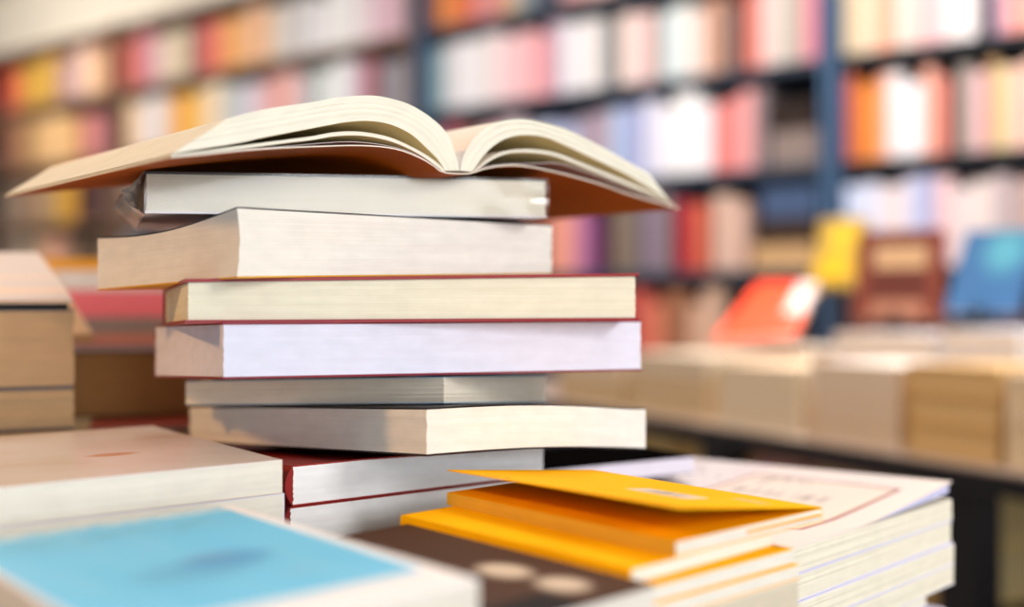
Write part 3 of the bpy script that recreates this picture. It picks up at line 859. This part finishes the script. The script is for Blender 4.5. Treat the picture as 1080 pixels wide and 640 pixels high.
cases = [('farthest brown', -130, 121, BROWN, BPANEL, BROWN), ('long brown', 125, 436, BROWN, BPANEL, BROWN), ('wide navy', 441, 874, NAVY, mat_plain('35465f', .6), POST), ('nearest navy', 879, 1230, mat_plain('232831', .5, .3, .08), DARKP, POST)]
CASE = {}
for (nm, x0, x1, bm_, pm_, sm_) in cases:
    s0, s1 = ws(x0), ws(x1); p = wp(s0)
    root = empty('bookcase', (p[0], p[1], 0), WRZ)
    tag(root, {'farthest brown': 'brown bookcase farthest away, at the upper left', 'long brown': 'long brown bookcase above the open book, left of the navy ones',
               'wide navy': 'wide navy bookcase in the middle with a half empty end', 'nearest navy': 'navy bookcase nearest, at the right edge'}[nm], 'bookcase', None)
    Lc = s1 - s0
    top = CAMZ + 1.49
    for (a, b) in ((0, .020), (Lc - .020, Lc)):
        mb = MB(); mb.box(a, b, -.02, .30, 0, top); mb.build('side_panel', sm_, root, bevel=.002)
    mb = MB(); mb.box(.020, Lc - .020, .285, .30, .05, top - .01); mb.build('back_panel', pm_, root)
    for z in LINES + [-.90]:
        zz = CAMZ + z
        mb = MB(); mb.box(.0205, Lc - .0205, -.015, .2845, zz - .018, zz + .012); mb.build('shelf', bm_, root, bevel=.002)
    CASE[nm] = (s0, s1)

PAL = {'white': (245,245,245), 'pale grey': (212,212,212), 'grey': (150,150,150), 'dark grey': (85,80,82), 'black': (40,34,34), 'cream': (240,225,200), 'tan': (210,175,130), 'brown': (130,95,75),
       'dark brown': (88,58,48), 'pale pink': (242,208,208), 'pink': (232,165,165), 'salmon': (228,130,115), 'red': (190,50,50), 'orange': (232,140,70), 'yellow': (245,184,60), 'pale blue': (195,208,240),
       'lavender': (184,178,214), 'mauve': (185,150,165), 'purple': (160,90,140), 'teal': (90,115,122), 'peach': (240,195,165), 'olive tan': (190,175,140), 'grey blue': (140,165,180)}
def cname(h):
    r = [int(h[i:i+2], 16) for i in (0, 2, 4)]
    return min(PAL, key=lambda k: sum((a - b) ** 2 for a, b in zip(r, PAL[k])))
ROWS = {
 5: [(2,16,'d0553f'),(18,30,'cf8f50'),(30,42,'c9a040'),(42,56,'dba85a'),(60,75,'b99a95'),(75,92,'dcbcae'),(92,108,'eec4a0'),(108,120,'cf8a70'),(129,142,'c9665a'),(142,155,'d98a92'),(155,165,'c9a0b0'),(165,180,'e0c8b8'),(180,196,'ddd0b0'),
     (204,213,'c06070'),(213,228,'e8694a'),(228,240,'f29a6a'),(240,258,'f3b45c'),(258,272,'f0c0a0'),(272,280,'f0b070'),(280,295,'e8dcd0'),(295,308,'d8cfc8'),(308,325,'e4dcdf'),(325,345,'f2f0f2'),(345,372,'f6f6f6'),(372,392,'eee2e6'),(392,410,'e6c2cc'),(410,424,'d8b4c2'),(424,433,'b0a0a0'),
     (446,460,'7a4a40'),(460,478,'e58a40'),(478,495,'e0703c'),(495,512,'dc8a8a'),(512,530,'d88c80'),(530,545,'c9b08a'),(545,562,'8d9aa0'),(562,584,'485060'),(590,612,'d8a09a'),(612,640,'e0b8b0')],
 4: [(2,16,'a0705a'),(18,34,'a8845c'),(34,48,'d8ae78'),(48,66,'e6bf88'),(66,82,'e0b47c'),(84,97,'d98c84'),(97,112,'b8787e'),(130,140,'e8c8a0'),(140,152,'f0d8c4'),(152,170,'eae2e4'),(170,182,'f2d0b0'),(182,193,'f6b04a'),(193,203,'f8b838'),(203,216,'f4cc88'),(216,232,'f6ddc0'),(232,240,'c8ccb4'),
     (240,255,'d4dce0'),(255,270,'e2dbe6'),(270,281,'f0c8cc'),(281,296,'f2aaa8'),(296,312,'f0b8b4'),(312,324,'d8ccd4'),(324,332,'98b0ac'),(332,350,'eef0ee'),(350,368,'f7f7f7'),(368,380,'d8c0d0'),(380,393,'b87880'),(400,412,'908c94'),(412,424,'a29ca4'),(424,434,'98a0a8'),
     (446,456,'567078'),(456,466,'88a8b4'),(466,482,'d8d8d8'),(482,505,'f0efee'),(505,528,'f2e0e4'),(528,545,'f4ccd0'),(545,562,'f6c0c4'),(562,577,'f0a4a8'),(577,588,'c8a8bc'),(590,612,'f2eef0'),(612,632,'f0eae8'),(634,645,'8e9294'),(652,668,'f2ddd4'),(668,688,'eacac8'),(688,698,'a8988c'),
     (698,712,'d0e2e8'),(712,728,'e6e8e4'),(728,744,'ecd6cc'),(744,760,'c8957c'),(762,775,'807470'),(776,788,'8a3e2c'),(788,800,'e48a7e'),(800,812,'eec8c4'),(812,826,'ddd0c8'),(826,844,'b8b0a4'),(844,860,'e0909c'),(860,869,'a0588a'),
     (887,908,'d8c4a4'),(908,925,'f0d4b8'),(925,942,'f4a88a'),(942,958,'e4dcd0'),(958,972,'f6d0c8'),(972,992,'ecc0c4'),(992,1008,'f2e2e0'),(1008,1028,'f8f2f2'),(1046,1060,'b89cb4'),(1060,1078,'f6a49c'),(1078,1096,'e8b0a0')],
 3: [(2,20,'8c7868'),(20,40,'a08468'),(40,58,'b08e6a'),(58,80,'d09a38'),(80,92,'5a3a30'),(92,108,'4a302c'),(108,117,'7a6058'),(130,152,'a88c80'),
     (470,484,'c06878'),(484,500,'806058'),(506,530,'f0c8d0'),(530,548,'e8d0d8'),(548,566,'b8bcd8'),(566,584,'c4d0f0'),(584,606,'b0bce0'),(606,625,'a89cb0'),(625,642,'b49ca8'),(642,655,'b4c8e8'),(655,676,'a8b0d8'),(676,692,'dcdcf2'),(692,712,'f4f2f8'),(712,735,'fafafc'),(735,752,'f6eef4'),
     (752,766,'e48078'),(766,780,'e89494'),(780,795,'e4a0a0'),(795,806,'8a7c80'),
     (885,893,'a85a8e'),(893,903,'d0703c'),(903,914,'de8034'),(914,926,'ea9448'),(926,935,'f4a888'),(935,952,'eee6e8'),(952,972,'f4f2f8'),(972,985,'f4b4a0'),(985,1000,'d88478'),(1010,1024,'a8a098'),(1024,1042,'dcb0b4'),(1042,1052,'c8a070'),(1052,1066,'e4d4a4'),(1066,1080,'f4c0b8'),(1080,1096,'e8c8b0')],
 2: [(2,22,'9c8878'),(22,40,'a08878'),(40,62,'d8a488'),(62,78,'b08870'),(78,92,'2c2420'),(92,112,'806450'),
     (575,600,'f0a090'),(600,612,'d890a8'),(612,622,'a86898'),(645,660,'8c7a6c'),(660,674,'7c7068'),(676,690,'8a7a90'),(690,706,'8c7c84'),(711,728,'b02838'),(728,746,'d06850'),(750,768,'dcbcaa'),(768,786,'d8b4a4'),
     (890,908,'ccd8f4'),(908,928,'dcdff4'),(928,952,'ecdcdc'),(952,968,'d4d4ec'),(968,984,'acb4dc'),(984,1004,'ecc8cc'),(1004,1024,'e4d8d8'),(1024,1046,'e8d8d4'),(1046,1064,'c4b4b8'),(1064,1080,'b8a4a4'),(1080,1096,'c8a8a0')],
 1: [(655,668,'a83c3c'),(668,682,'d8695c'),(682,700,'e08468'),(700,722,'a06c50'),(722,740,'d8ae94'),(740,760,'dab49c'),(772,786,'3c2c30'),(800,815,'5a3430'),(830,850,'402824'),(895,915,'7a5040'),(930,950,'5a3a34'),(980,1000,'6a4a44'),(1050,1080,'5a4440')],
}
def xs_(s_):                     # column at which a point s along the wall is seen
    p_ = wp(s_); return 540 + F * p_[0] / p_[1]
mut_ = ['8c7868', 'a89888', 'c8b8a8', '6a5a58', '9a6a60', 'b8a078', '7a808c', 'd0c0b8', '88605a', 'a8a4a8']
for row_, xa_, xb_ in ((3, 154, 468), (2, 114, 572)):      # runs of thicker books behind the tall stack
    q_, j_ = ws(xa_), 0
    while q_ < ws(xb_) - .1:
        ROWS[row_].append((xs_(q_), xs_(q_ + .1), mut_[(j_ * 7 + row_) % 10], 1)); q_ += .102; j_ += 1
    ROWS[row_].sort()
ROWN = {5: 'top', 4: 'second', 3: 'third', 2: 'fourth', 1: 'fifth'}
def ordinal(n):
    base = ordw
    if n <= 20: return base[n-1]
    tens = {2: 'twenty', 3: 'thirty', 4: 'forty', 5: 'fifty'}[n // 10]
    return {2: 'twentieth', 3: 'thirtieth', 4: 'fortieth', 5: 'fiftieth'}[n // 10] if n % 10 == 0 else tens + '-' + base[n % 10 - 1]
rngb = random.Random(21)
def jitter(h, a):
    r = [int(h[i:i+2], 16) for i in (0, 2, 4)]
    k = rngb.uniform(-a, a)
    return '%02x%02x%02x' % tuple(max(0, min(255, int(round((c + k + rngb.uniform(-a / 2, a / 2)) / 6) * 6))) for c in r)
SHELF_BOOKS = 0
TOPP = mat_pages('e6dccb')
for row, items in ROWS.items():
    zb_ = CAMZ + LINES[row] + .0125
    cnt = {}
    for (x0, x1, c, *one) in items:
        s0, s1 = ws(x0), ws(x1)
        n = one[0] if one else max(1, int(round((s1 - s0) / .060)))
        hgt0 = rngb.uniform(.225, .285)
        for k in range(n):
            a = s0 + (s1 - s0) * k / n + .0008; b = s0 + (s1 - s0) * (k + 1) / n - .0008
            case = next(nm for nm, (q0, q1) in CASE.items() if q0 <= (a + b) / 2 <= q1)
            a = max(a, CASE[case][0] + .03); b = min(b, CASE[case][1] - .03)
            if b - a < .008: continue
            cnt[case] = cnt.get(case, 0) + 1
            w = b - a; h = hgt0 + rngb.uniform(-.008, .008); dep = rngb.uniform(.15, .19); col = jitter(c, 7) if n > 1 else c
            mb = MB(); t = min(.003, w * .12)
            mb.box(0, w, 0, t, 0, h, 0); mb.box(0, t, t, dep, 0, h, 0); mb.box(w - t, w, t, dep, 0, h, 0)
            mb.box(t, w - t, t, dep - .004, .003, h - .004, 1)
            o = mb.build('shelf_book', [mat_plain(col, .45), TOPP], None, merge=False)
            p = wp(a, rngb.uniform(.002, .02))
            o.location = (p[0], p[1], zb_); o.rotation_euler = (0, 0, WRZ)
            tag(o, '%s book, %s from left on the %s shelf of the %s bookcase' % (cname(col), ordinal(cnt[case]), ROWN[row], case), 'book', 'books on the %s shelf of the %s bookcase' % (ROWN[row], case))
            SHELF_BOOKS += 1
print('SHELF BOOKS', SHELF_BOOKS)
# the half empty end of the wide bookcase: boxes and lying books
def shelf_box(name, label, x0, x1, row, z0, z1, col, cat, dep=.2, back=.02, pg=None):
    s0, s1 = ws(x0), ws(x1); w = s1 - s0; zb_ = CAMZ + LINES[row] + .0125
    mb = MB()
    if pg:
        t = .003
        mb.box(0, w, 0, dep, 0, t); mb.box(0, w, 0, dep, z1 - z0 - t, z1 - z0); mb.box(0, t, 0, dep, t, z1 - z0 - t)
        mb.box(t, w - .004, .004, dep - .004, t, z1 - z0 - t, 1)
        ms = [mat_plain(col, .5), mat_pages(pg)]
    else:       # open topped box with walls
        t = .006; H = z1 - z0
        mb.box(0, w, 0, t, 0, H); mb.box(0, w, dep - t, dep, 0, H); mb.box(0, t, t, dep - t, 0, H); mb.box(w - t, w, t, dep - t, 0, H); mb.box(t, w - t, t, dep - t, 0, t)
        ms = [mat_plain(col, .6)]
    o = mb.build(name, ms, None, merge=False); p = wp(s0, back)
    o.location = (p[0], p[1], zb_ + z0); o.rotation_euler = (0, 0, WRZ)
    tag(o, label, cat)
shelf_box('storage_box', 'dark blue box on the third shelf beside the right post of the wide navy bookcase', 810, 861, 3, .0, .12, '8a7a74', 'box')
shelf_box('storage_box', 'black brown box stacked on the grey box, third shelf of the wide bookcase', 810, 858, 3, .1205, .22, '2a1c16', 'box')
bpy.data.objects['storage_box']['label'] = 'grey brown box at the right end of the third shelf, wide navy bookcase'
shelf_box('storage_box', 'blue box at the right end of the fourth shelf, wide navy bookcase', 800, 866, 2, .0, .0, '3c567c', 'box') if False else None
shelf_box('lying_book', 'tan book lying flat at the right end of the fourth shelf, wide navy bookcase', 791, 856, 2, .0, .085, 'c89c6a', 'book', pg='d8b080')
shelf_box('storage_box', 'dark brown box on the lying tan book, fourth shelf of the wide bookcase', 800, 858, 2, .0855, .17, '3a2a22', 'box')
shelf_box('storage_box', 'slate blue box at the right end of the fourth shelf, wide navy bookcase', 800, 860, 2, .1705, .28, '44587a', 'box')

# ================================================================== SHELL
def struct(name, mb, m, **kw):
    o = mb.build(name, m, None, **kw); o['kind'] = 'structure'; return o
mb = MB(); mb.box(-9, 9, -5, 12, -.05, 0); struct('floor', mb, mat_plain('8a7a70', .4, .4, .1, scale=3))
mb = MB(); mb.box(-9, 9, -5, 12, 2.95, 3.0); struct('ceiling', mb, mat_plain('efe8da', .8, .2, .02))
mb = MB(); mb.box(-3.5, 9.0, .305, .40, 0, 2.95)
w_ = struct('wall_back', mb, mat_plain('faf3e4', .8, .2, .02)); w_.location = (A_[0], A_[1], 0); w_.rotation_euler = (0, 0, WRZ)

# ================================================================== LIGHT
def area(name, loc, target, size, power, col, sizey=None):
    l = bpy.data.lights.new(name, 'AREA'); l.energy = power; l.color = col; l.size = size
    if sizey: l.shape = 'RECTANGLE'; l.size_y = sizey
    o = bpy.data.objects.new(name, l); COL.objects.link(o); o.location = loc
    import mathutils
    o.rotation_euler = (mathutils.Vector(target) - mathutils.Vector(loc)).to_track_quat('-Z', 'Y').to_euler()
    return o
area('window_light', (2.0, -.9, 1.95), (0, .55, .95), .6, 33, (1, .98, .96))
area('front_light', (1.4, -2.0, 1.18), (0, .6, .9), 1.2, 49, (.94, .97, 1))
area('warm_lamp', (-1.35, -.05, 1.95), (-.1, .6, .95), .16, 13, (1, .53, .18))
for i, (x, y) in enumerate(((-2.2, 3.6), (-.3, 2.6), (1.0, 1.9), (-3.2, 5.0))):
    area('overhead_light', (x, y, 2.9), (x + .25, y + .35, 0) if i < 3 else (x + .1, y + .9, 1.9), .9, (31, 31, 52, 46)[i], (1, .97, .95) if i < 3 else (1, .93, .84))
area('overhead_light', (1.1, 2.3, 2.88), (.85, 1.95, .8), .8, 8, (1, .96, .92)).data.spread = radians(65)  # extra narrow fill, added to brighten the piles on the long table
wld = bpy.data.worlds.new('shop_daylight'); SC.world = wld; wld.use_nodes = True
wld.node_tree.nodes['Background'].inputs['Color'].default_value = (.92, .95, 1, 1)
wld.node_tree.nodes['Background'].inputs['Strength'].default_value = 0.45

# ================================================================== CAMERA
cam = bpy.data.cameras.new('camera'); co_ = bpy.data.objects.new('camera', cam); COL.objects.link(co_)
co_.location = (0, 0, CAMZ); co_.rotation_euler = (pi / 2, 0, 0)
cam.sensor_width = 36; cam.lens = 36 * F / 1080; cam.clip_start = .02
cam.dof.use_dof = True; cam.dof.focus_distance = .545; cam.dof.aperture_fstop = 2.2
SC.camera = co_
SC.view_settings.view_transform = 'Standard'; SC.view_settings.look = 'None'; SC.view_settings.gamma = 1; SC.view_settings.use_curve_mapping = False
SC.view_settings.exposure = 0.0
